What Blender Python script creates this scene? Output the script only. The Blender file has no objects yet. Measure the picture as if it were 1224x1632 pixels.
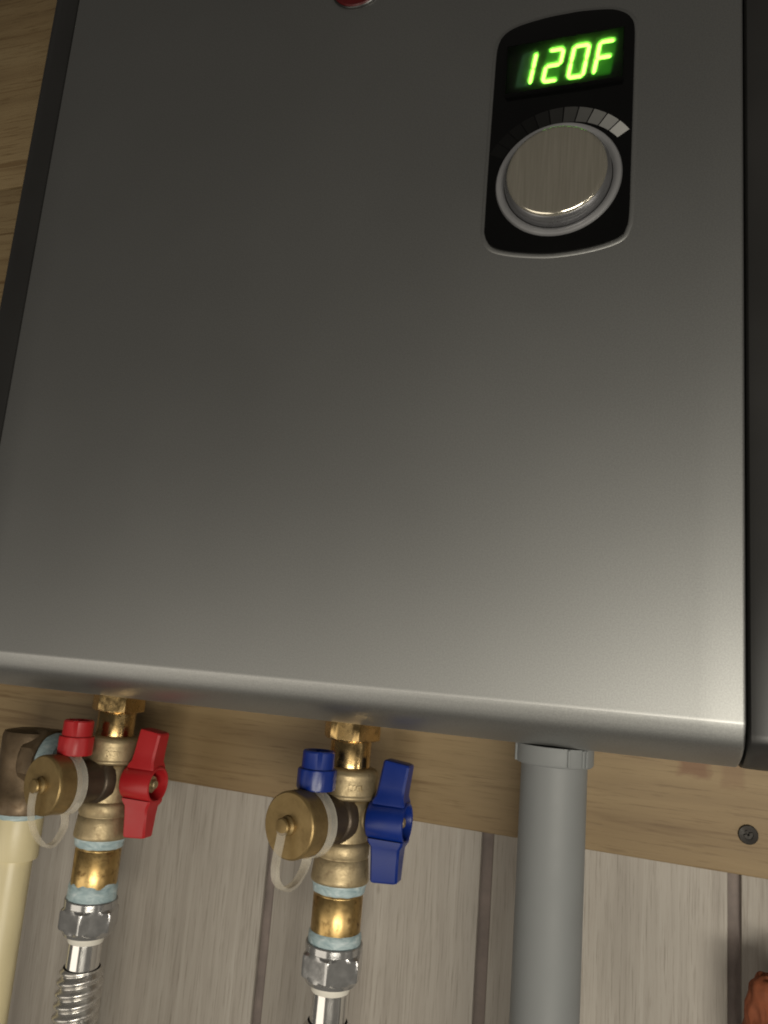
import bpy, bmesh, math, random
from mathutils import Vector, Matrix, noise
random.seed(7)
S = bpy.context.scene
COL = S.collection
R = math.radians

# ---------------------------------------------------------------- camera
# X right along the wall, Z up, Y into the wall; the heater's front is Y = 0, camera at Z = 0
cd = bpy.data.cameras.new("camera")
cam = bpy.data.objects.new("camera", cd); COL.objects.link(cam)
rt = Vector((0.94751, 0.30919, 0.08109)).normalized()
fw = Vector((-0.31900, 0.92980, 0.18353)).normalized()
up = rt.cross(fw).normalized(); rt = fw.cross(up).normalized()
M = Matrix((rt, up, -fw)).transposed().to_4x4()
M.translation = Vector((0, -0.374, 0))
cam.matrix_world = M
cd.sensor_fit = 'AUTO'; cd.sensor_width = 36.0
cd.lens = 36.0 * 1226 / 1632
cd.clip_start = 0.01; cd.clip_end = 50
S.camera = cam

# ---------------------------------------------------------------- world and lamp
W = bpy.data.worlds.new("World"); S.world = W; W.use_nodes = True
bg = W.node_tree.nodes["Background"]
bg.inputs[0].default_value = (1.0, 0.93, 0.83, 1)
bg.inputs[1].default_value = 0.052

def area(name, loc, target, size, size_y, power, color):
    l = bpy.data.lights.new(name, 'AREA'); l.shape = 'RECTANGLE'; l.size = size; l.size_y = size_y
    l.energy = power; l.color = color
    o = bpy.data.objects.new(name, l); COL.objects.link(o)
    o.location = loc
    o.rotation_euler = (Vector(target) - Vector(loc)).to_track_quat('-Z', 'Y').to_euler()
    return o
area("room_lamp", (0.38, -0.95, -0.36), (-0.10, 0.04, -0.08), 0.70, 0.24, 10.0, (1.0, 0.94, 0.81))
area("side_lamp", (1.05, -0.36, -0.34), (-0.12, 0.04, -0.10), 0.06, 0.30, 1.1, (1.0, 0.93, 0.82))
area("bounce_fill", (-0.85, -1.10, -0.66), (-0.20, 0.0, -0.14), 1.2, 0.8, 5.4, (1.0, 0.92, 0.79))  # added fill in place of light bounced off the room; also feeds chrome reflections

vs = S.view_settings
S.display_settings.display_device = 'sRGB'
vs.view_transform = 'Standard'; vs.look = 'None'; vs.exposure = 0; vs.gamma = 1
S.cycles.use_denoising = True
S.cycles.max_bounces = 10
S.cycles.filter_width = 1.9
S.cycles.sample_clamp_indirect = 3.0

# ---------------------------------------------------------------- materials
def mat(name):
    m = bpy.data.materials.new(name); m.use_nodes = True
    nt = m.node_tree; b = nt.nodes["Principled BSDF"]
    return m, nt, b
def N(nt, t, **k):
    n = nt.nodes.new(t)
    for a, v in k.items(): setattr(n, a, v)
    return n
def coords(nt, scale=(1, 1, 1), rot=(0, 0, 0), rnd=0.0):
    tc = N(nt, 'ShaderNodeTexCoord'); mp = N(nt, 'ShaderNodeMapping')
    mp.inputs['Scale'].default_value = scale; mp.inputs['Rotation'].default_value = rot
    nt.links.new(tc.outputs['Object'], mp.inputs[0])
    if rnd:
        oi = N(nt, 'ShaderNodeObjectInfo'); mu = N(nt, 'ShaderNodeMath', operation='MULTIPLY')
        nt.links.new(oi.outputs['Random'], mu.inputs[0]); mu.inputs[1].default_value = rnd
        cx = N(nt, 'ShaderNodeCombineXYZ')
        for i in range(3): nt.links.new(mu.outputs[0], cx.inputs[i])
        nt.links.new(cx.outputs[0], mp.inputs['Location'])
    return mp.outputs[0]
def noise_tex(nt, vec, scale, detail=3, rough=.55, dist=0):
    n = N(nt, 'ShaderNodeTexNoise'); nt.links.new(vec, n.inputs['Vector'])
    n.inputs['Scale'].default_value = scale; n.inputs['Detail'].default_value = detail
    n.inputs['Roughness'].default_value = rough; n.inputs['Distortion'].default_value = dist
    return n.outputs['Fac']
def ramp(nt, fac, stops):
    r = N(nt, 'ShaderNodeValToRGB'); nt.links.new(fac, r.inputs[0])
    e = r.color_ramp.elements
    while len(e) < len(stops): e.new(0.5)
    for i, (p, c) in enumerate(stops):
        e[i].position = p; e[i].color = (*c, 1) if len(c) == 3 else c
    return r.outputs[0]
def mixc(nt, fac, a, b, mode='MIX'):
    m = N(nt, 'ShaderNodeMix', data_type='RGBA', blend_type=mode)
    for v, s in ((fac, 0), (a, 6), (b, 7)):
        if isinstance(v, (int, float)): m.inputs[s].default_value = v
        elif isinstance(v, tuple): m.inputs[s].default_value = (*v, 1)
        else: nt.links.new(v, m.inputs[s])
    return m.outputs[2]
def bump(nt, b, h, strength, dist=.001):
    n = N(nt, 'ShaderNodeBump'); n.inputs['Strength'].default_value = strength
    n.inputs['Distance'].default_value = dist
    nt.links.new(h, n.inputs['Height']); nt.links.new(n.outputs[0], b.inputs['Normal'])

def simple(name, col, rough, metal=0.0, var=.15, vscale=60, bmp=0.0, bscale=600, coat=0.0, rvar=.08, spec=.5):
    m, nt, b = mat(name)
    v = coords(nt, rnd=3.0)
    f = noise_tex(nt, v, vscale, 4)
    dark = tuple(c * (1 - var) for c in col); light = tuple(min(1, c * (1 + var)) for c in col)
    nt.links.new(ramp(nt, f, [(.3, dark), (.7, light)]), b.inputs['Base Color'])
    nt.links.new(ramp(nt, f, [(.3, (rough - rvar,) * 3), (.7, (rough + rvar,) * 3)]), b.inputs['Roughness'])
    b.inputs['Metallic'].default_value = metal
    b.inputs['Specular IOR Level'].default_value = spec
    b.inputs['Coat Weight'].default_value = coat; b.inputs['Coat Roughness'].default_value = .12
    if bmp: bump(nt, b, noise_tex(nt, v, bscale, 2), bmp, .0004)
    return m

def silver():
    m, nt, b = mat("silver_metallic_paint")
    v = coords(nt)
    f = noise_tex(nt, v, 1400, 2, .6)
    g = noise_tex(nt, v, 5, 3)
    c = mixc(nt, .35, ramp(nt, f, [(.35, (.32, .322, .316)), (.65, (.43, .432, .422))]),
             ramp(nt, g, [(.3, (.365, .367, .358)), (.7, (.395, .397, .387))]))
    nt.links.new(c, b.inputs['Base Color'])
    b.inputs['Metallic'].default_value = 1.0
    nt.links.new(ramp(nt, g, [(.3, (.46,) * 3), (.7, (.49,) * 3)]), b.inputs['Roughness'])
    bump(nt, b, f, .10, .0002)
    return m
M_SILVER = silver()
M_DARK = simple("charcoal_gloss_plastic", (.020, .0195, .019), .36, 0, .12, 9, .03, 900)
M_BLACK = simple("black_gloss_plastic", (.0022, .0022, .0022), .14, 0, .1, 30, spec=.35)
M_RING = simple("grey_satin_ring", (.33, .33, .34), .36, .55, .06, 40)
M_GAP = simple("black_shadow_gap", (.012, .012, .011), .8)
M_LENSRIM = simple("matte_black_rim", (.003, .003, .003), .9, spec=.05)
M_BADGE = simple("red_enamel", (.07, .004, .005), .3, 0, .1, 200)
M_KNOBFACE, nt, b = mat("brushed_knob_metal")
v = coords(nt, (900, 30, 30)); f = noise_tex(nt, v, 1.0, 4)
nt.links.new(ramp(nt, f, [(.3, (.60, .56, .46)), (.7, (.74, .69, .58))]), b.inputs['Base Color'])
b.inputs['Metallic'].default_value = .87; b.inputs['Roughness'].default_value = .13; bump(nt, b, f, .04, .0002)
M_KNOBSIDE = simple("grey_knob_skirt", (.24, .24, .25), .3, .8, .08, 60)

def brass(name, c0, c1, rough, tarn, metal=1.0, bmp=.0):
    m, nt, b = mat(name)
    v = coords(nt, rnd=5.0)
    f = noise_tex(nt, v, 90, 5, .6, .4)
    g = noise_tex(nt, v, 260, 3)
    col = ramp(nt, f, [(.28, c0), (.68, c1)])
    col = mixc(nt, ramp(nt, g, [(.55, (0, 0, 0)), (.78, (tarn,) * 3)]), col, (.09, .05, .02))
    nt.links.new(col, b.inputs['Base Color']); b.inputs['Metallic'].default_value = metal
    nt.links.new(ramp(nt, g, [(.3, (rough - .06,) * 3), (.75, (rough + .12,) * 3)]), b.inputs['Roughness'])
    if bmp: bump(nt, b, noise_tex(nt, v, 900, 2), bmp, .0003)
    return m
M_BRASS = brass("polished_brass", (.46, .31, .13), (.64, .45, .21), .22, .5)
M_FORGED = brass("forged_brass", (.33, .26, .15), (.44, .35, .21), .48, .5, .75, .35)
M_CAP = brass("satin_brass_cap", (.24, .165, .07), (.33, .235, .105), .46, .25, .75, .1)
M_NIP = brass("worn_brass_pipe", (.36, .235, .09), (.60, .42, .18), .36, .85)
M_DARKBRASS = brass("dark_brown_brass", (.045, .032, .022), (.08, .058, .038), .40, .4, .5, .3)  # much darker brown than the other brass
M_BRONZE = brass("brown_bronze", (.09, .062, .036), (.16, .112, .066), .46, .5, .6, .2)
M_CHROME = simple("chrome", (.66, .645, .62), .12, .86, .05, 80, 0, 600, 0, .03)
M_CHROME2 = simple("nickel_satin", (.40, .395, .39), .16, .72, .08, 160, .05, 500, 0, .04)
M_COIL = simple("steel_coil", (.56, .54, .51), .27, .8, .08, 120)
M_RED = simple("red_plastic", (.36, .012, .015), .42, 0, .06, 40, .04, 900)
M_BLUE = simple("blue_plastic", (.002, .019, .165), .36, 0, .08, 40, .04, 900)
M_WHITE = simple("white_nylon", (.66, .63, .56), .5, 0, .04)
M_PVC = simple("grey_pvc", (.172, .180, .182), .58, 0, .04, 30, .03, 300)
M_CREAM = simple("cream_cpvc", (.62, .54, .33), .42, 0, .05, 30, .03, 300)
M_SCREW = simple("dark_screw", (.02, .017, .014), .55, .5, .2, 300)
M_ORANGE = simple("orange_cloth", (.20, .055, .02), .85, 0, .25, 80, .5, 500)

def tape_mat():
    m, nt, b = mat("blue_grey_thread_sealant")
    v = coords(nt, (1, 1, 2.6), rnd=4.0); f = noise_tex(nt, v, 140, 5, .65, .6)
    nt.links.new(ramp(nt, f, [(.3, (.22, .31, .34)), (.55, (.36, .46, .48)), (.75, (.58, .64, .66))]), b.inputs['Base Color'])
    b.inputs['Roughness'].default_value = .42; bump(nt, b, f, .6, .0009)
    return m
M_TAPE = tape_mat()

def clear_mat():
    m, nt, b = mat("clear_vinyl")
    b.inputs['Base Color'].default_value = (.86, .83, .75, 1); b.inputs['Roughness'].default_value = .18
    b.inputs['IOR'].default_value = 1.35
    tr = N(nt, 'ShaderNodeBsdfTransparent'); tr.inputs[0].default_value = (.95, .92, .86, 1)
    mx = N(nt, 'ShaderNodeMixShader'); out = nt.nodes['Material Output']
    f = noise_tex(nt, coords(nt), 120, 3)
    nt.links.new(ramp(nt, f, [(.3, (.72,) * 3), (.7, (.82,) * 3)]), mx.inputs[0])
    nt.links.new(b.outputs[0], mx.inputs[1]); nt.links.new(tr.outputs[0], mx.inputs[2])
    nt.links.new(mx.outputs[0], out.inputs[0])
    return m
M_CLEAR = clear_mat()

def pine(stain=False):
    m, nt, b = mat("pine_board")
    v = coords(nt, (2.2, 30, 42), rnd=9.0)
    big = noise_tex(nt, coords(nt, (2.5, 6, 9), rnd=9.0), 1.4, 3)
    gr = noise_tex(nt, v, 1.0, 6, .62, .9)
    fine = noise_tex(nt, coords(nt, (26, 200, 520), rnd=4.0), 1.0, 4, .7)
    base = ramp(nt, gr, [(.25, (.188, .129, .063)), (.5, (.248, .178, .091)), (.72, (.292, .218, .117))])
    streak = noise_tex(nt, coords(nt, (5.5, 60, 150), rnd=7.0), 1.0, 3, .5, 1.2)
    base = mixc(nt, ramp(nt, streak, [(.57, (0, 0, 0)), (.70, (.70,) * 3)]), base, (.13, .075, .028))
    pore = ramp(nt, fine, [(.30, (.62, .56, .48)), (.46, (1, 1, 1))])
    base = mixc(nt, 1.0, base, pore, 'MULTIPLY')
    base = mixc(nt, 1.0, base, ramp(nt, big, [(.3, (.80, .75, .68)), (.7, (1.0, 1.0, 1.0))]), 'MULTIPLY')
    if stain:   # reddish resin patches low on the board
        tc = N(nt, 'ShaderNodeTexCoord')
        for (cx, cz, wx, wz, k) in ((.1385, .0530, .0085, .0068, .75), (.158, .0500, .006, .007, .35), (-.150, .062, .006, .010, .45), (-.275, .055, .010, .007, .3)):
            mp = N(nt, 'ShaderNodeMapping'); mp.vector_type = 'TEXTURE'
            mp.inputs['Location'].default_value = (cx, 0, cz); mp.inputs['Scale'].default_value = (wx, 1, wz)
            nt.links.new(tc.outputs['Object'], mp.inputs[0])
            sx = N(nt, 'ShaderNodeSeparateXYZ'); nt.links.new(mp.outputs[0], sx.inputs[0])
            mx = []
            for ax in (0, 2):
                a_ = N(nt, 'ShaderNodeMath', operation='ABSOLUTE'); nt.links.new(sx.outputs[ax], a_.inputs[0]); mx.append(a_.outputs[0])
            mm = N(nt, 'ShaderNodeMath', operation='MAXIMUM'); nt.links.new(mx[0], mm.inputs[0]); nt.links.new(mx[1], mm.inputs[1])
            ns = noise_tex(nt, coords(nt, (1, 1, 1)), 130, 4)
            ad = N(nt, 'ShaderNodeMath', operation='ADD'); nt.links.new(mm.outputs[0], ad.inputs[0]); nt.links.new(ns, ad.inputs[1])
            lim = N(nt, 'ShaderNodeMapRange'); nt.links.new(ad.outputs[0], lim.inputs[0])
            lim.inputs[1].default_value = 1.2; lim.inputs[2].default_value = 1.65; lim.inputs[3].default_value = k; lim.inputs[4].default_value = 0
            base = mixc(nt, lim.outputs[0], base, (.13, .055, .022))
    nt.links.new(base, b.inputs['Base Color']); b.inputs['Roughness'].default_value = .62
    bump(nt, b, fine, .25, .0006)
    return m
M_PINE = pine(); M_PINE_STAINED = pine(True)

def greywood():
    m, nt, b = mat("grey_whitewashed_plank")
    v = coords(nt, (120, 40, 4.5), rnd=11.0)
    gr = noise_tex(nt, v, 1.0, 6, .65, .7)
    fine = noise_tex(nt, coords(nt, (900, 200, 30), rnd=6.0), 1.0, 4, .7)
    blot = noise_tex(nt, coords(nt, (16, 10, 7), rnd=6.0), 1.0, 3)
    base = ramp(nt, gr, [(.27, (.275, .245, .212)), (.5, (.335, .305, .267)), (.72, (.39, .36, .320))])
    base = mixc(nt, 1.0, base, ramp(nt, fine, [(.28, (.66, .63, .60)), (.48, (1, 1, 1))]), 'MULTIPLY')
    kn = noise_tex(nt, coords(nt, (90, 60, 34), rnd=8.0), 1.0, 2)
    base = mixc(nt, ramp(nt, kn, [(.73, (0, 0, 0)), (.80, (.45,) * 3)]), base, (.14, .115, .09))
    base = mixc(nt, 1.0, base, ramp(nt, blot, [(.3, (.86, .85, .84)), (.7, (1, 1, 1))]), 'MULTIPLY')
    nt.links.new(base, b.inputs['Base Color']); b.inputs['Roughness'].default_value = .6
    bump(nt, b, fine, .3, .0006)
    return m
M_PLANK = greywood()
M_BACK = simple("dark_groove_wood", (.19, .155, .14), .8, 0, .25, 60, .3, 300)

def emit(name, col, s):
    m, nt, b = mat(name)
    b.inputs['Base Color'].default_value = (.01, .02, .01, 1)
    b.inputs['Emission Color'].default_value = (*col, 1); b.inputs['Emission Strength'].default_value = s
    return m
M_LIT = emit("lit_green_segment", (.24, 1.0, .065), 9.0)
M_CELL = emit("lit_green_cell", (.03, .42, .005), .26)
M_CELLDIM = emit("dim_green_cell", (.03, .12, .04), .10)
M_UNLIT = emit("unlit_segment", (.06, .18, .09), .16)

def lens_mat():
    m, nt, b = mat("smoked_diffusing_lens")
    out = nt.nodes['Material Output']; nt.nodes.remove(b)
    t = N(nt, 'ShaderNodeBsdfTransparent'); t.inputs[0].default_value = (.95, .95, .95, 1)
    r = N(nt, 'ShaderNodeBsdfRefraction'); r.inputs['Roughness'].default_value = .85; r.inputs['IOR'].default_value = 2.2
    r.inputs[0].default_value = (.9, .9, .9, 1)
    d = N(nt, 'ShaderNodeBsdfTranslucent'); d.inputs[0].default_value = (.8, .8, .8, 1)
    m1 = N(nt, 'ShaderNodeMixShader'); m1.inputs[0].default_value = .16
    nt.links.new(r.outputs[0], m1.inputs[1]); nt.links.new(d.outputs[0], m1.inputs[2])
    mx = N(nt, 'ShaderNodeMixShader'); mx.inputs[0].default_value = .58
    nt.links.new(t.outputs[0], mx.inputs[1]); nt.links.new(m1.outputs[0], mx.inputs[2])
    nt.links.new(mx.outputs[0], out.inputs[0])
    return m
M_LENS = lens_mat()

# ---------------------------------------------------------------- mesh helpers
def obj(name, bm, m, parent=None, smooth=True, angle=35):
    me = bpy.data.meshes.new(name)
    bmesh.ops.recalc_face_normals(bm, faces=bm.faces[:])
    bm.to_mesh(me); bm.free()
    for mm in (m if isinstance(m, (list, tuple)) else [m]): me.materials.append(mm)
    if smooth:
        for p in me.polygons: p.use_smooth = True
        me.set_sharp_from_angle(angle=R(angle))
    o = bpy.data.objects.new(name, me); COL.objects.link(o)
    if parent: o.parent = parent
    return o
def thing(name, label, cat, loc=(0, 0, 0), rot=(0, 0, 0), group=None):
    o = bpy.data.objects.new(name, None); COL.objects.link(o)
    o.location = loc; o.rotation_euler = rot; o.empty_display_size = .02
    o['label'] = label; o['category'] = cat
    if group: o['group'] = group
    return o
def lathe(bm, prof, n=48, mtx=None, cap0=True, cap1=True, rfun=None):
    """prof: list of (r, z) along +Z, turned about Z"""
    rings = []
    for (r, z) in prof:
        ring = []
        for i in range(n):
            a = 2 * math.pi * i / n
            rr = r if rfun is None else rfun(r, z, a)
            p = Vector((rr * math.cos(a), rr * math.sin(a), z))
            ring.append(bm.verts.new(mtx @ p if mtx else p))
        rings.append(ring)
    for a, b in zip(rings, rings[1:]):
        for i in range(n):
            j = (i + 1) % n
            bm.faces.new((a[i], a[j], b[j], b[i]))
    if cap0: bm.faces.new(rings[0][::-1])
    if cap1: bm.faces.new(rings[-1])
    return rings
def hexnut(bm, rc, z0, z1, ch=.0016, rot=0.0, n=6, mtx=None, sub=8):
    """hexagonal nut with rounded chamfered ends; rc = corner radius"""
    def hexr(a):
        s = math.pi / n
        t = (a - rot) % (2 * s) - s
        return rc * math.cos(s) / math.cos(t)
    ap = rc * math.cos(math.pi / n)
    nn = n * sub
    def rf(r, z, a):
        return min(hexr(a + 1e-6), r)
    prof = [(ap * .96, z0), (ap * 1.0, z0 + ch * .25), (rc * .975, z0 + ch * .8), (rc * 1.0, z0 + ch * 1.3), (rc, z1 - ch * 1.3), (rc * .975, z1 - ch * .8), (ap * 1.0, z1 - ch * .25), (ap * .96, z1)]
    rings = []
    for (r, z) in prof:
        ring = []
        for i in range(nn):
            a = rot + 2 * math.pi * i / nn
            rr = rf(r, z, a)
            p = Vector((rr * math.cos(a), rr * math.sin(a), z))
            ring.append(bm.verts.new(mtx @ p if mtx else p))
        rings.append(ring)
    for a, b in zip(rings, rings[1:]):
        for i in range(nn):
            j = (i + 1) % nn
            bm.faces.new((a[i], a[j], b[j], b[i]))
    bm.faces.new(rings[0][::-1]); bm.faces.new(rings[-1])
def box(bm, x0, x1, y0, y1, z0, z1, bev=0.0, seg=2, mtx=None):
    vs_ = [bm.verts.new((x, y, z)) for x in (x0, x1) for y in (y0, y1) for z in (z0, z1)]
    idx = [(0, 1, 3, 2), (4, 6, 7, 5), (0, 4, 5, 1), (2, 3, 7, 6), (0, 2, 6, 4), (1, 5, 7, 3)]
    fs = [bm.faces.new([vs_[i] for i in f]) for f in idx]
    bmesh.ops.recalc_face_normals(bm, faces=fs)
    out = vs_
    if bev:
        es = list({e for f in fs for e in f.edges})
        r = bmesh.ops.bevel(bm, geom=es, offset=bev, segments=seg, affect='EDGES', profile=.5)
        out = list({v for v in vs_ if v.is_valid} | set(r['verts']))
    if mtx:
        for v in out: v.co = mtx @ v.co
    return out
def prism(bm, pts, y0, y1, ch=0.0):
    """outline in (x, z), extruded from y0 (front) to y1; front edge chamfered by ch"""
    n = len(pts)
    cx = sum(p[0] for p in pts) / n; cz = sum(p[1] for p in pts) / n
    def ring(y, ins):
        r = []
        for i, (x, z) in enumerate(pts):
            a = Vector(pts[i - 1]); b_ = Vector(pts[(i + 1) % n])
            t = (b_ - a).normalized(); nn = Vector((t.y, -t.x))
            if nn.dot(Vector((cx - x, cz - z))) < 0: nn = -nn
            r.append(bm.verts.new((x + nn.x * ins, y, z + nn.y * ins)))
        return r
    rs = [ring(y1, 0)]
    if ch:
        rs += [ring(y0 + ch, 0), ring(y0 + ch * .3, ch * .3), ring(y0, ch)]
    else: rs += [ring(y0, 0)]
    for a, b_ in zip(rs, rs[1:]):
        for i in range(n):
            j = (i + 1) % n
            bm.faces.new((a[i], a[j], b_[j], b_[i]))
    bm.faces.new(rs[0]); bm.faces.new(rs[-1][::-1])
def catmull(pts, k=8):
    out = []
    P_ = [pts[0]] + list(pts) + [pts[-1]]
    for i in range(1, len(P_) - 2):
        p0, p1, p2, p3 = (Vector(P_[i + d]) for d in (-1, 0, 1, 2))
        for j in range(k):
            t = j / k
            out.append(.5 * ((2 * p1) + (-p0 + p2) * t + (2 * p0 - 5 * p1 + 4 * p2 - p3) * t * t + (-p0 + 3 * p1 - 3 * p2 + p3) * t ** 3))
    out.append(Vector(pts[-1]))
    return out

# ---------------------------------------------------------------- setting: plank wall and mounting boards
wall_bm = bmesh.new(); box(wall_bm, -1.05, .75, .1180, .150, -.62, .80)
wall = obj('wall', wall_bm, M_BACK, smooth=False); wall['kind'] = 'structure'
grooves = [(-.6385, -.6315), (-.5015, -.4945), (-.3650, -.3580), (-.2281, -.2213), (-.0882, -.0812), (.0476, .0542), (.187, .194), (.327, .334)]
edges = [-.90] + [x for g in grooves for x in g] + [.62]
for i in range(0, len(edges), 2):
    bm = bmesh.new(); box(bm, edges[i], edges[i + 1], .1140, .1179, -.60, .78, .0011, 2)
    obj('plank', bm, M_PLANK, wall)

boards = [(-.0955, .1405, 'bottom pine board behind the valves with a dark screw at its right end', R(.62)),
          (.1420, .3745, 'middle pine board mounted behind the water heater', 0),
          (.3765, .6115, 'upper pine board showing beside the dark left edge of the heater', 0)]
for k, (z0, z1, lab, rot) in enumerate(boards):
    t = thing('mounting_board', lab, 'wooden board', (-.11, .0955, z0), (0, rot, 0), 'pine boards fixed across the plank wall')
    bm = bmesh.new(); box(bm, -.62, .50, 0, .0182, 0, z1 - z0 - (0.004 if k == 0 else 0), .0014, 2)
    # slightly waney lower edge
    for v in bm.verts:
        if v.co.z < .003: v.co.z += .0006 * noise.noise(Vector((v.co.x * 14, k, 0)))
    obj('plank', bm, M_PINE_STAINED if k == 0 else M_PINE, t)
    if k == 0:
        bm = bmesh.new()
        mt = Matrix.Translation((.1654, -.0004, .0208)) @ Matrix.Rotation(R(90), 4, 'X')
        lathe(bm, [(.0049, -.0003), (.0049, .0003), (.0046, .0007), (.0025, .0003), (.0024, -.0005), (.0008, -.0008)], 28, mt)
        for a in (0, 90):
            box(bm, -.0022, .0022, -.0005, .0005, .0001, .0006, 0, 1, mt @ Matrix.Rotation(R(a + 25), 4, 'Z'))
        obj('screw', bm, M_SCREW, t)

# ---------------------------------------------------------------- water heater
H = thing('water_heater', 'silver tankless water heater with green 120F display and chrome dial', 'water heater', (0, 0, 0))
XL, XR = -.3925, .0439
prof = [(.093, .56), (.012, .56), (.003, .558), (0, .550), (0, .40), (0, .25), (0, .10), (0, .03), (0, -.0125), (0, -.0150), (0, -.0161), (.00006, -.01635), (.0010, -.0187), (.0020, -.0210), (.0031, -.0232), (.0043, -.0251), (.0060, -.0270), (.0085, -.0289), (.0120, -.0310), (.0170, -.0330), (.0225, -.0350), (.0275, -.0366), (.0305, -.0372), (.0340, -.0375), (.093, -.0375)]
bm = bmesh.new()
xs = [(XL, .0016), (XL + .0002, .0008), (XL + .0008, .0002), (XL + .0016, 0)] + [(XL + .0016 + (XR - XL - .0032) * i / 24, 0) for i in range(1, 24)] + [(XR - .0016, 0), (XR - .0008, .0002), (XR - .0002, .0008), (XR, .0016)]
rows = []
for (x, ins) in xs:
    row = []
    for i, (y, z) in enumerate(prof):
        a = Vector(prof[max(0, i - 1)]); c = Vector(prof[min(len(prof) - 1, i + 1)])
        t_ = (c - a).normalized(); nn = Vector((-t_.y, t_.x))   # (y, z) inward
        if nn.dot(Vector((.06 - y, .2 - z))) < 0: nn = -nn
        row.append(bm.verts.new((x, y + nn.x * ins, z + nn.y * ins)))
    rows.append(row)
for a, c in zip(rows, rows[1:]):
    for i in range(len(prof) - 1):
        bm.faces.new((a[i], a[i + 1], c[i + 1], c[i]))
    bm.faces.new((a[-1], a[0], c[0], c[-1]))
bm.faces.new(rows[0]); bm.faces.new(rows[-1][::-1])
obj('front_cover', bm, M_SILVER, H, angle=50)

def side_panel(x0, x1):
    """dark plastic flank: rounded front corner, lip at the bottom"""
    bm = bmesh.new()
    sgn = 1 if x1 > x0 else -1; w = abs(x1 - x0)
    sec = [(0, .0032), (.0010, .0014), (.0030, .0008), (w * .55, .0010), (w * .8, .0022), (w * .93, .0050), (w, .0105), (w, .0935), (0, .0935)]
    zs = [(.558, .006), (.555, .0015), (.552, 0), (.30, 0), (.10, 0), (-.020, 0), (-.0232, .0002), (-.0245, .0011), (-.0262, .0026), (-.0300, .0085), (-.0350, .019), (-.0368, .024), (-.0372, .030)]
    rr = []
    for (z, back) in zs:
        rr.append([bm.verts.new((x0 + sgn * u, max(y, y + back) if y < .09 else y, z)) for (u, y) in sec])
    n = len(sec)
    for a, c in zip(rr, rr[1:]):
        for i in range(n):
            j = (i + 1) % n
            bm.faces.new((a[i], a[j], c[j], c[i]))
    bm.faces.new(rr[0]); bm.faces.new(rr[-1][::-1])
    return obj('side_panel', bm, M_DARK, H, angle=40)
side_panel(XR + .0011, XR + .0225)
side_panel(XL - .0009, XL - .0275)

# badge at the top
bm = bmesh.new()
mt = Matrix.Translation((-.1728, 0, .4088)) @ Matrix.Rotation(R(90), 4, 'X')
lathe(bm, [(.0178, -.0005), (.0178, .0010), (.0170, .0016), (.0158, .0012), (.0100, .0018), (.001, .0020)], 48, mt)
bd = obj('badge', bm, M_BADGE, H)
bm = bmesh.new()
lathe(bm, [(.0181, .0002), (.0190, .0002), (.0190, .0012), (.0186, .0016), (.0181, .0012), (.0181, .0002)], 48, mt, False, False)
obj('badge_rim', bm, M_DARK, bd)

# control panel
def arc_outline():
    """bowed top and bottom, rounded corners"""
    pts = []
    top = [(-.0815, .3485), (-.0780, .3523), (-.0707, .3553), (-.0568, .3573), (-.0450, .3576), (-.0362, .3574), (-.0229, .3556), (-.0160, .3528), (-.0112, .3482)]
    right = [(-.0090, .3410), (-.0089, .32), (-.0090, .29), (-.0092, .26), (-.0094, .2330)]
    bot = [(-.0106, .2240), (-.0146, .2182), (-.0285, .2144), (-.0449, .2130), (-.0573, .2138), (-.0720, .2166), (-.0800, .2202)]
    left = [(-.0838, .2270), (-.0842, .2350), (-.0842, .26), (-.0840, .29), (-.0837, .32), (-.0833, .3410)]
    base = [Vector((x, z, 0)) for x, z in top + right + bot + left]
    base.append(base[0])
    return [(p.x, p.y) for p in catmull(base, 5)][:-1]
OUT = arc_outline()
bm = bmesh.new(); prism(bm, OUT, -.0012, .0010, .0005)
CP = obj('control_panel', bm, M_BLACK, H, angle=30)
# pressed rim of the cover around the panel
def offset_ring(pts, d):
    n = len(pts); cx = sum(p[0] for p in pts) / n; cz = sum(p[1] for p in pts) / n; r = []
    for i, (x, z) in enumerate(pts):
        t = (Vector(pts[(i + 1) % n]) - Vector(pts[i - 1])).normalized(); nn = Vector((t.y, -t.x))
        if nn.dot(Vector((x - cx, z - cz))) < 0: nn = -nn
        r.append((x + nn.x * d, z + nn.y * d))
    return r
bm = bmesh.new()
rr = []
for d, y in ((.0002, .0008), (.0002, -.0001), (.0006, -.00012), (.0022, -.00003), (.0030, .0006)):
    rr.append([bm.verts.new((x, y, z)) for x, z in offset_ring(OUT, d)])
n = len(OUT)
for a, c in zip(rr, rr[1:]):
    for i in range(n):
        j = (i + 1) % n; bm.faces.new((a[i], a[j], c[j], c[i]))
obj('panel_surround', bm, M_SILVER, H, angle=60)

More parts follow.
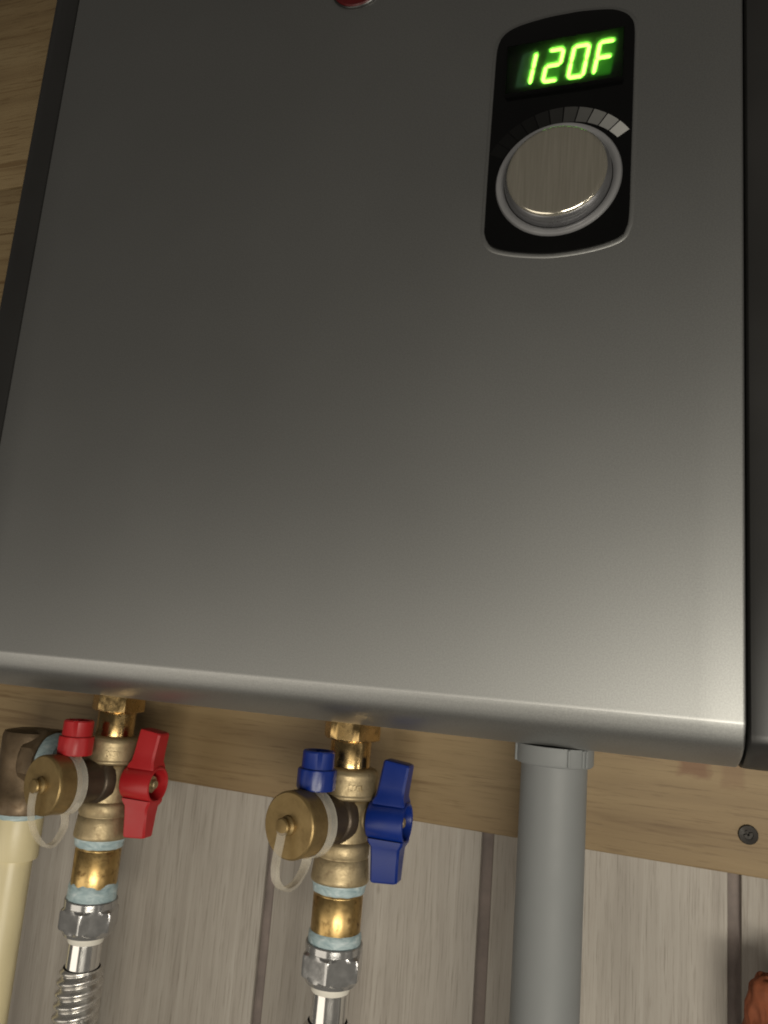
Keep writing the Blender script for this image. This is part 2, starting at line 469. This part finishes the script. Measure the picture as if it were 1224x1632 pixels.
# display digits: seven slanted segments in a cell
Z0, Z1 = .3155, .3345
def digit(x0, w, lit, show_cell):
    h = Z1 - Z0; sl = .0030; t = .00160
    def pt(u, v): return (x0 + u * w + sl * v, Z0 + v * h)
    def seg(bm, a, b_, th, y):
        A = Vector(pt(*a)); B = Vector(pt(*b_)); d = (B - A); L = d.length; d.normalize(); nrm = Vector((-d.y, d.x)) * th / 2
        e = th * .45; g = .00022
        A2 = A + d * g; B2 = B - d * g
        ps = [A2, A2 + d * e + nrm, B2 - d * e + nrm, B2, B2 - d * e - nrm, A2 + d * e - nrm]
        f = [bm.verts.new((p.x, y, p.y)) for p in ps]; k = [bm.verts.new((p.x, y + .0003, p.y)) for p in ps]
        bm.faces.new(f)
        for i in range(6): bm.faces.new((f[i], f[(i + 1) % 6], k[(i + 1) % 6], k[i]))
    S7 = {'a': ((0, 1), (1, 1)), 'b': ((1, 1), (1, .5)), 'c': ((1, .5), (1, 0)), 'd': ((0, 0), (1, 0)), 'e': ((0, 0), (0, .5)), 'f': ((0, .5), (0, 1)), 'g': ((0, .5), (1, .5))}
    ins = t / 2
    def shrink(p): return (p[0], p[1])
    # the cell plate behind the segments
    bm = bmesh.new()
    m_ = .0011
    corners = [Vector(pt(0, 0)) + Vector((-m_ - .0002, -m_)), Vector(pt(1, 0)) + Vector((m_ * .9, -m_)), Vector(pt(1, 1)) + Vector((m_ + .0002, m_)), Vector(pt(0, 1)) + Vector((-m_ * .9, m_))]
    prism(bm, [(p.x, p.y) for p in corners], -.00135, -.0010)
    d = obj('digit', bm, M_CELL if show_cell else M_CELLDIM, CP, smooth=False)
    for s, (a, b_) in S7.items():
        bm = bmesh.new()
        seg(bm, a, b_, t if s in lit else t * .8, -.0017)
        obj('segment', bm, M_LIT if s in lit else (M_CELL if show_cell else M_UNLIT), d, smooth=False)
    return d
digit(-.0705, .0069, 'bc', False)
digit(-.0566, .0077, 'abged', True)
digit(-.0431, .0079, 'abcdef', True)
digit(-.0296, .0077, 'aefg', True)
bm = bmesh.new(); bmesh.ops.create_grid(bm, x_segments=1, y_segments=1, size=.5)
for v in bm.verts: v.co = Vector((-.0455 + v.co.x * .062, -.0036, .3252 + v.co.y * .0300))
dl = obj('display_lens', bm, M_LENS, CP, smooth=False)
if dl.data.polygons[0].normal.y > 0: dl.data.flip_normals()
bm = bmesh.new()
for (x0, x1, z0, z1) in ((-.0772, -.0765, .3096, .3408), (-.0145, -.0138, .3096, .3408), (-.0765, -.0145, .3402, .3408), (-.0765, -.0145, .3096, .3102)):
    box(bm, x0, x1, -.0035, -.0011, z0, z1)
obj('lens_frame', bm, M_LENSRIM, CP, smooth=False)

# dial: printed temperature wedge, ring and knob
KX, KZ = -.0463, .2555
a0, a1, nm = R(152), R(33), 11
for i in range(nm):
    s0 = a0 + (a1 - a0) * i / nm; s1 = a0 + (a1 - a0) * (i + .90) / nm
    bm = bmesh.new()
    fr, bk = [], []
    arc = [s0 + (s1 - s0) * q / 4 for q in range(5)]
    def ro(a):
        u = (a0 - a) / (a0 - a1); return .0432 - .0010 * (1 - u)
    ri = [.0335 + .0028 * max(0, ((a0 - a) / (a0 - a1) - .55) / .45) for a in arc]
    loop = [(KX + ro(a) * math.cos(a), KZ + ro(a) * math.sin(a)) for a in arc] + [(KX + r * math.cos(a), KZ + r * math.sin(a)) for a, r in zip(arc[::-1], ri[::-1])]
    prism(bm, loop, -.0014, -.0011)
    u = i / (nm - 1)
    mk = .002 + .30 * u ** 4.6  # grey gets steeply paler toward the right-hand marks
    obj('scale_mark', bm, simple("scale_mark_tone", (mk, mk, mk * .97), .7, 0, .05, spec=.15), CP, smooth=False)
mt = Matrix.Translation((KX, 0, KZ)) @ Matrix.Rotation(R(90), 4, 'X')   # +Z of the lathe -> -Y
bm = bmesh.new()
lathe(bm, [(.0330, .0010), (.0330, .0016), (.0324, .0026), (.0312, .0030), (.0300, .0027), (.0290, .0018), (.0284, .0013)], 96, mt, False, False)
obj('dial_ring', bm, M_RING, CP)
bm = bmesh.new()
lathe(bm, [(.0280, .0011), (.0278, .0050), (.0266, .0076), (.0259, .0082)], 96, mt, True, False)
KN = obj('dial_knob', bm, M_KNOBSIDE, CP)
bm = bmesh.new()
lathe(bm, [(.0259, .0082), (.0259, .0087), (.0257, .0092), (.0253, .0096), (.0248, .0099), (.0241, .01015), (.0235, .0102), (.012, .0102), (.0005, .0102)], 96, mt, True, True)
obj('knob_face', bm, M_KNOBFACE, KN)

# ---------------------------------------------------------------- isolation valves
def valve(x, ang, colour, nrot, lab, grp):
    pm = {'red': M_RED, 'blue': M_BLUE}[colour]
    V = thing('isolation_valve', lab, 'valve', (x, .045, 0), (0, 0, 0), grp)
    bm = bmesh.new(); hexnut(bm, .0162, -.0470, -.0350, .0008, R(nrot)); obj('union_nut', bm, M_BRASS, V, angle=28)
    bm = bmesh.new(); lathe(bm, [(.0100, -.0640), (.0113, -.0635), (.0113, -.0600), (.0113, -.0465), (.0108, -.0455)], 64); obj('union_tube', bm, M_BRASS, V, angle=28)
    bm = bmesh.new()
    lathe(bm, [(.0120, -.0612), (.0148, -.0620), (.0160, -.0633), (.0164, -.0652), (.0160, -.0662), (.0161, -.0668), (.0161, -.0742), (.0160, -.0748), (.0164, -.0752), (.0163, -.0765), (.0152, -.0774), (.0120, -.0778)], 56)
    cl = obj('collar', bm, M_FORGED, V, angle=60)
    # raised casting mark on the collar
    bm = bmesh.new()
    for k, (du, hh, sl) in enumerate(((0, .0030, 0), (.0019, .0024, .2), (.0037, .0026, -.2), (.0056, .0030, .25), (.0069, .0030, .25))):
        a = R(-66) + du / .0161
        mm = Matrix.Rotation(a, 4, 'Z') @ Matrix.Translation((.0161, 0, -.0705)) @ Matrix.Rotation(sl, 4, 'X')
        box(bm, -.0004, .0007, -.00035, .00035, -hh / 2, hh / 2, 0, 1, mm)
        if k < 3:
            box(bm, -.0004, .0007, .0003, .0013, -hh / 2 - .0003, -hh / 2 + .0003, 0, 1, mm)
            box(bm, -.0004, .0007, .0003, .0013, hh / 2 - .0003, hh / 2 + .0003, 0, 1, mm)
    obj('casting_mark', bm, M_FORGED, cl, smooth=False)
    bm = bmesh.new()
    lathe(bm, [(.0120, -.0775), (.0132, -.0785), (.0138, -.0815), (.0142, -.0865), (.0140, -.0920), (.0134, -.0970), (.0132, -.0992), (.0143, -.1000), (.0148, -.1010), (.0148, -.1062), (.0143, -.1070), (.0142, -.1078),
               (.0146, -.1084), (.0150, -.1120), (.0156, -.1180), (.0157, -.1196), (.0152, -.1204), (.0130, -.1205)], 64)
    obj('body', bm, M_FORGED, V, angle=40)
    # drain branch, pointing out of the wall and a little left
    D = Matrix.Translation((0, 0, -.0870)) @ Matrix.Rotation(-ang, 4, 'Z') @ Matrix.Rotation(R(90), 4, 'X')   # +Z -> outwards
    bm = bmesh.new()
    lathe(bm, [(.0140, .006), (.0140, .0120), (.0134, .0128), (.0125, .0132), (.0120, .0170), (.0118, .0300)], 48, D)
    obj('drain_neck', bm, M_DARKBRASS, V, angle=40)
    bm = bmesh.new()
    # knurled flats on the barrel of the cap
    def rf(r, z, a): return r * (1 - (.006 if .0332 < z < .0448 else 0) * (0.5 + .5 * math.cos(16 * a)))
    lathe(bm, [(.0120, .0312), (.0158, .0316), (.0164, .0324), (.0165, .0334), (.0165, .0340), (.0165, .0440), (.0165, .0450), (.0162, .0460), (.0155, .0466), (.0080, .0467), (.0052, .0466)], 96, D, True, True, rf)
    cp = obj('drain_cap', bm, M_CAP, V, angle=30)
    bm = bmesh.new()
    lathe(bm, [(.0050, .0464), (.0048, .0478), (.0036, .0486), (.0034, .0496), (.0040, .0503), (.0042, .0512), (.0036, .0520), (.001, .0523)], 32, D)
    obj('cap_stud', bm, M_CAP, cp)
    # vinyl strap: eye on the stud, hanging loop, ring around the barrel
    bm = bmesh.new()
    ctrl = {'blue': [(.0508, -.0005), (.0520, -.0060), (.0536, -.0125), (.0542, -.0190), (.0520, -.0252), (.0450, -.0300), (.0368, -.0290), (.0312, -.0245), (.0285, -.0200), (.0288, -.0168)],
            'red': [(.0505, -.0003), (.0514, -.0060), (.0514, -.0125), (.0496, -.0195), (.0454, -.0268), (.0388, -.0330), (.0326, -.0333), (.0284, -.0288), (.0262, -.0235), (.0275, -.0170)]}[colour]
    path = catmull([Vector((s, z, 0)) for s, z in ctrl], 7)
    W_, T_ = .0022, .0008
    prev = None; L_ = len(path)
    for i, p in enumerate(path):
        a = path[max(0, i - 1)]; c = path[min(L_ - 1, i + 1)]
        t_ = (c - a).normalized(); nn = Vector((-t_.y, t_.x, 0))
        u = i / (L_ - 1)
        w = W_ * (1.35 if u < .06 else 1.0) * (1 + .25 * max(0, u - .75) * 4)
        q = []
        for sw, st in ((-1, -1), (1, -1), (1, 1), (-1, 1)):
            pp = p + nn * T_ * st
            q.append(bm.verts.new(D @ Vector((w * sw + .0010 * math.sin(u * 5), pp.y, pp.x))))
        if prev:
            for k in range(4): bm.faces.new((prev[k], prev[(k + 1) % 4], q[(k + 1) % 4], q[k]))
        else: bm.faces.new(q)
        prev = q
    bm.faces.new(prev)
    lathe(bm, [(.0168, .0290), (.0171, .0286), (.0177, .0291), (.0174, .0310), (.0172, .0350), (.0169, .0356), (.0167, .0350), (.0168, .0290)], 64, D, False, False)
    obj('cap_strap', bm, M_CLEAR, V, angle=40)
    # drain knob on its stem
    o_ = D @ Vector((0, 0, .0275))
    K = Matrix.Translation((o_.x, o_.y, 0))
    bm = bmesh.new()
    lathe(bm, [(.0046, -.0800), (.0046, -.0690)], 24, K); obj('drain_stem', bm, M_FORGED, V)
    bm = bmesh.new()
    hexnut(bm, .0103, -.0712, -.0606, .0006, R(-14), 10, K, 4)
    prof_k = [(.0088, -.0608), (.0086, -.0600), (.0084, -.0524), (.0078, -.0516), (.0062, -.0515), (.0058, -.0530), (.001, -.0532)]
    def kr(r, z, a):
        g = abs(((a - .5) * 2 / math.pi) % 1 - .5)
        return r * (.90 if (g > .44 and z > -.0545 and r > .006) else 1.0)
    lathe(bm, prof_k, 60, K, True, True, kr)
    obj('drain_knob', bm, pm, V, angle=30)
    # lever handle on a stem along +X
    HZ = -.0866
    G = Matrix.Translation((0, 0, HZ)) @ Matrix.Rotation(R(90), 4, 'Y')     # +Z -> +X
    bm = bmesh.new()
    lathe(bm, [(.0072, .010), (.0072, .0132), (.0055, .0136), (.0046, .0140), (.0046, .0300)], 28, G)
    st = obj('handle_stem', bm, M_FORGED, V)
    bm = bmesh.new()
    lathe(bm, [(.0060, .0162), (.0085, .0146), (.0098, .0150), (.0104, .0168), (.0107, .0340), (.0105, .0354), (.0097, .0358), (.0088, .0353), (.0084, .0335), (.0082, .0270), (.0076, .0266), (.001, .0266)], 56, G, True, True)
    for sg, xc, wx, wx0, yc0, ye, z_end in ((1, .0285, .0145, .0185, .0128, .0112, -.0556), (-1, .0258, .0150, .0200, .0130, .0090, -.1174)):
        zs_ = [HZ + sg * .0088, HZ + sg * .0104, HZ + sg * .0130, HZ + sg * .018, z_end - sg * .0012, z_end - sg * .0003, z_end]
        rr = []
        for i, z in enumerate(zs_):
            u = max(0.0, min(1.0, (abs(z - HZ) - .0100) / (abs(z_end - HZ) - .0100)))
            k = max(0.0, 1 - u / .16)
            x_c = .0257 + (xc - .0257) * min(1, u * 1.1); wx_ = wx + (wx0 - wx) * (k + .25 * (1 - u)) / 1.25
            wy_ = yc0 + (ye - yc0) * u + .0016 * k
            sh = (1, 1, 1, 1, 1, .94, .84)[i]
            wx_ *= sh; wy_ *= sh
            ch = .0011
            ring = [(-wx_ / 2 + ch, -wy_ / 2), (wx_ / 2 - ch, -wy_ / 2), (wx_ / 2, -wy_ / 2 + ch), (wx_ / 2, wy_ / 2 - ch), (wx_ / 2 - ch, wy_ / 2), (-wx_ / 2 + ch, wy_ / 2), (-wx_ / 2, wy_ / 2 - ch), (-wx_ / 2, -wy_ / 2 + ch)]
            tilt = .0012 * sg if i >= 5 else 0
            rr.append([bm.verts.new((x_c + a, b_, z + (-a * .12 if sg > 0 else a * .08) * (1 if i > 3 else 0))) for a, b_ in ring])
        for a, c in zip(rr, rr[1:]):
            for i in range(8):
                j = (i + 1) % 8; bm.faces.new((a[i], a[j], c[j], c[i]))
        bm.faces.new(rr[0]); bm.faces.new(rr[-1][::-1])
    hd = obj('handle', bm, pm, V, angle=32)
    bm = bmesh.new()
    hexnut(bm, .0054, .0262, .0316, .0005, R(10), 6, G, 4)
    lathe(bm, [(.0026, .0310), (.0026, .0336), (.0020, .0342)], 16, G)
    obj('handle_nut', bm, M_FORGED, hd, angle=28)
    return V
VG = 'brass service valves under the heater'
valve(-.1517, R(17), 'blue', 3.5, 'brass isolation valve with blue handle and blue drain knob', VG)
valve(-.3075, R(13), 'red', 20, 'brass isolation valve with red handle and red drain knob', VG)

# ---------------------------------------------------------------- nipples with sealant and flexible hoses
def smear(bm, prof, amp, seed, n=72):
    def rf(r, z, a):
        return r + amp * noise.noise(Vector((math.cos(a) * 3.2, math.sin(a) * 3.2, z * 420 + seed)))
    lathe(bm, prof, n, None, False, False, rf)
def nipple(x, lab, zb, deep, seed):
    T = thing('pipe_nipple', lab, 'pipe nipple', (x, .045, 0), (0, 0, 0), 'brass nipples between valves and hoses')
    bm = bmesh.new()
    lathe(bm, [(.0128, -.1190), (.0131, -.1225), (.01335, -.1262), (.01300, -.1266), (.01300, -.1272), (.01335, -.1276), (.01335, zb + .0035), (.0130, zb + .002), (.0130, zb - .006)], 64)
    obj('tube', bm, M_NIP, T, angle=50)
    bm = bmesh.new()
    smear(bm, [(.0129, -.1196), (.0147, -.1203), (.0146, -.1218), (.0142, -.1232), (.0141, -.1246), (.0136, -.1256), (.0130, -.1260)], .0007, seed)
    obj('thread_tape', bm, M_TAPE, T)
    bm = bmesh.new()
    ztop = zb + deep
    m0 = 80; rows_ = []
    lv = [0, .12, .3, .5, .7, .85, 1.0]
    for q in lv:
        row = []
        for i in range(m0):
            a = 2 * math.pi * i / m0
            w = noise.noise(Vector((math.cos(a) * 2.2, math.sin(a) * 2.2, seed + 5.0))) * .5 + .5
            zt = zb + .003 + (ztop - zb - .003) * (w if deep > .004 else .35 + .15 * w)
            z = zt + (zb - .0035 - zt) * q
            r = .01330 + .0005 * math.sin(math.pi * min(1, q * 1.6)) + .0011 * q + .0003 * noise.noise(Vector((a * 4, z * 900, seed)))
            row.append(bm.verts.new((r * math.cos(a), r * math.sin(a), z)))
        rows_.append(row)
    for a, c in zip(rows_, rows_[1:]):
        for i in range(m0):
            j = (i + 1) % m0; bm.faces.new((a[i], a[j], c[j], c[i]))
    obj('thread_tape', bm, M_TAPE, T)
    return T
nipple(-.1517, 'worn brass pipe nipple between blue handled valve and chrome hose nut', -.1482, .0035, 2.0)
nipple(-.3075, 'brass pipe nipple smeared with blue sealant below red handled valve', -.1520, .0090, 9.0)

def hose(x, lab, zt, zc, rot):
    T = thing('flexible_hose', lab, 'hose', (x, .045, zt), (0, 0, 0), 'steel flexible hoses below the valves')
    bm = bmesh.new()
    lathe(bm, [(.0134, .0002), (.0150, .0002), (.0153, -.0004), (.0153, -.0036), (.0150, -.0040)], 56, None, False, True)
    hexnut(bm, .0170, -.0178, -.0034, .0024, R(rot), 6, None, 24)
    lathe(bm, [(.0142, -.0176), (.0134, -.0196), (.0104, -.0200), (.0098, -.0200)], 48, None, False, False)
    obj('hose_nut', bm, M_CHROME2, T, angle=24)
    bm = bmesh.new()
    lathe(bm, [(.0080, -.0192), (.0103, -.0192), (.0103, -.0232), (.0100, -.0238), (.0080, -.0238)], 48); obj('washer', bm, M_WHITE, T)
    bm = bmesh.new(); L = zc - zt
    lathe(bm, [(.0094, -.0230), (.0096, L - .001)], 64, None); obj('tube', bm, M_CHROME, T)
    bm = bmesh.new()
    n_, pz, rows_ = 72, .0062, []
    z = 0.0; zs_ = [i * .00045 for i in range(int(.105 / .00045))]
    for z in zs_:
        row = []
        fade = min(1, z / .0035)
        for i in range(n_):
            a = 2 * math.pi * i / n_
            ph = (-z / pz - 2 * a / (2 * math.pi)) % 1.0 - .5
            r = .0105 + fade * (.0002 + .0023 * (.5 + .5 * math.cos(2 * math.pi * ph)) ** .7)
            row.append(bm.verts.new((r * math.cos(a), r * math.sin(a), L - z)))
        rows_.append(row)
    for a, c in zip(rows_, rows_[1:]):
        for i in range(n_):
            j = (i + 1) % n_; bm.faces.new((a[i], a[j], c[j], c[i]))
    obj('corrugation', bm, M_COIL, T, angle=80)
    return T
hose(-.1517, 'chrome nut and smooth steel hose tail below the blue handled valve', -.1510, -.1895, 41.5)
hose(-.3075, 'corrugated steel hose with chrome nut below the red handled valve', -.1552, -.1930, 50)

# ---------------------------------------------------------------- grey conduit
T = thing('grey_pipe', 'thick grey plastic conduit pipe with ribbed collar under the heater', 'pipe', (-.0407, .045, 0))
bm = bmesh.new()
lathe(bm, [(.0170, -.046), (.0166, -.048), (.0166, -.20), (.0166, -.45)], 72); obj('tube', bm, M_PVC, T)
bm = bmesh.new()
lathe(bm, [(.0160, -.0376), (.0196, -.0376), (.0196, -.0455), (.0190, -.0466), (.0183, -.0470), (.0160, -.0470)], 72)
for adeg in (-158, -64, -40, -33, 25, 110):
    mm = Matrix.Rotation(R(adeg), 4, 'Z') @ Matrix.Translation((.0196, 0, 0))
    box(bm, -.001, .0009, -.0007, .0007, -.0462, -.0378, .0003, 1, mm)
obj('collar', bm, M_PVC, T, angle=30)

# ---------------------------------------------------------------- relief valve and cream pipe at the far left
T = thing('relief_valve', 'brown bronze elbow fitting left of the red handled valve', 'pipe fitting', (-.3690, .045, 0))
bm = bmesh.new()
lathe(bm, [(.0010, -.0640), (.0120, -.0643), (.0170, -.0655), (.0178, -.0680), (.0176, -.0850), (.0170, -.1020), (.0176, -.1030), (.0178, -.1130), (.0174, -.1142), (.0135, -.1146)], 56)
obj('body', bm, M_BRONZE, T, angle=40)
AX = Matrix.Translation((0, 0, -.0815)) @ Matrix.Rotation(R(90), 4, 'Y')
bm = bmesh.new()
hexnut(bm, .0196, .0060, .0180, .0018, R(20), 8, AX, 6); obj('hex_shoulder', bm, M_BRONZE, T, angle=28)
bm = bmesh.new()
lathe(bm, [(.0120, .0178), (.0166, .0182), (.0168, .0215), (.0162, .0250), (.0150, .0285), (.0120, .0300)], 56, AX, True, True, lambda r, z, a: r + .0006 * noise.noise(Vector((math.cos(a) * 3, math.sin(a) * 3, z * 300))))
obj('thread_tape', bm, M_TAPE, T)
bm = bmesh.new()
lathe(bm, [(.0128, .0300), (.0128, .0530)], 48, AX); obj('outlet', bm, M_DARKBRASS, T)

T = thing('cream_pipe', 'cream plastic drain pipe hanging below the brown elbow fitting', 'pipe', (-.3690, .045, 0))
bm = bmesh.new()
lathe(bm, [(.0115, -.118), (.0112, -.16), (.0112, -.45)], 56); obj('tube', bm, M_CREAM, T)
bm = bmesh.new()
lathe(bm, [(.0100, -.1150), (.0140, -.1155), (.0142, -.1165), (.0142, -.1408), (.0138, -.1420), (.0112, -.1424)], 56); obj('coupling', bm, M_CREAM, T, angle=40)
bm = bmesh.new()
smear(bm, [(.0130, -.1142), (.0146, -.1144), (.0147, -.1158), (.0146, -.1172), (.0140, -.1178)], .0006, 31.0)
obj('thread_tape', bm, M_TAPE, T)

# ---------------------------------------------------------------- crumpled orange thing, lower right
bm = bmesh.new(); bmesh.ops.create_icosphere(bm, subdivisions=5, radius=1)
for v in bm.verts:
    p = v.co.copy()
    d = 1 + .28 * noise.noise(p * 2.0 + Vector((3, 1, 7))) + .16 * abs(noise.noise(p * 3.6 + Vector((1, 8, 2))))
    v.co = Vector((p.x * .017, p.y * .014, p.z * .033)) * d
o = obj('crumpled_cloth', bm, M_ORANGE, None, angle=60)
o.location = (.0705, .090, -.170); o.rotation_euler = (0, R(-8), R(20))
o['label'] = 'small crumpled orange-brown cloth at the lower right in front of grey planks'; o['category'] = 'cloth'
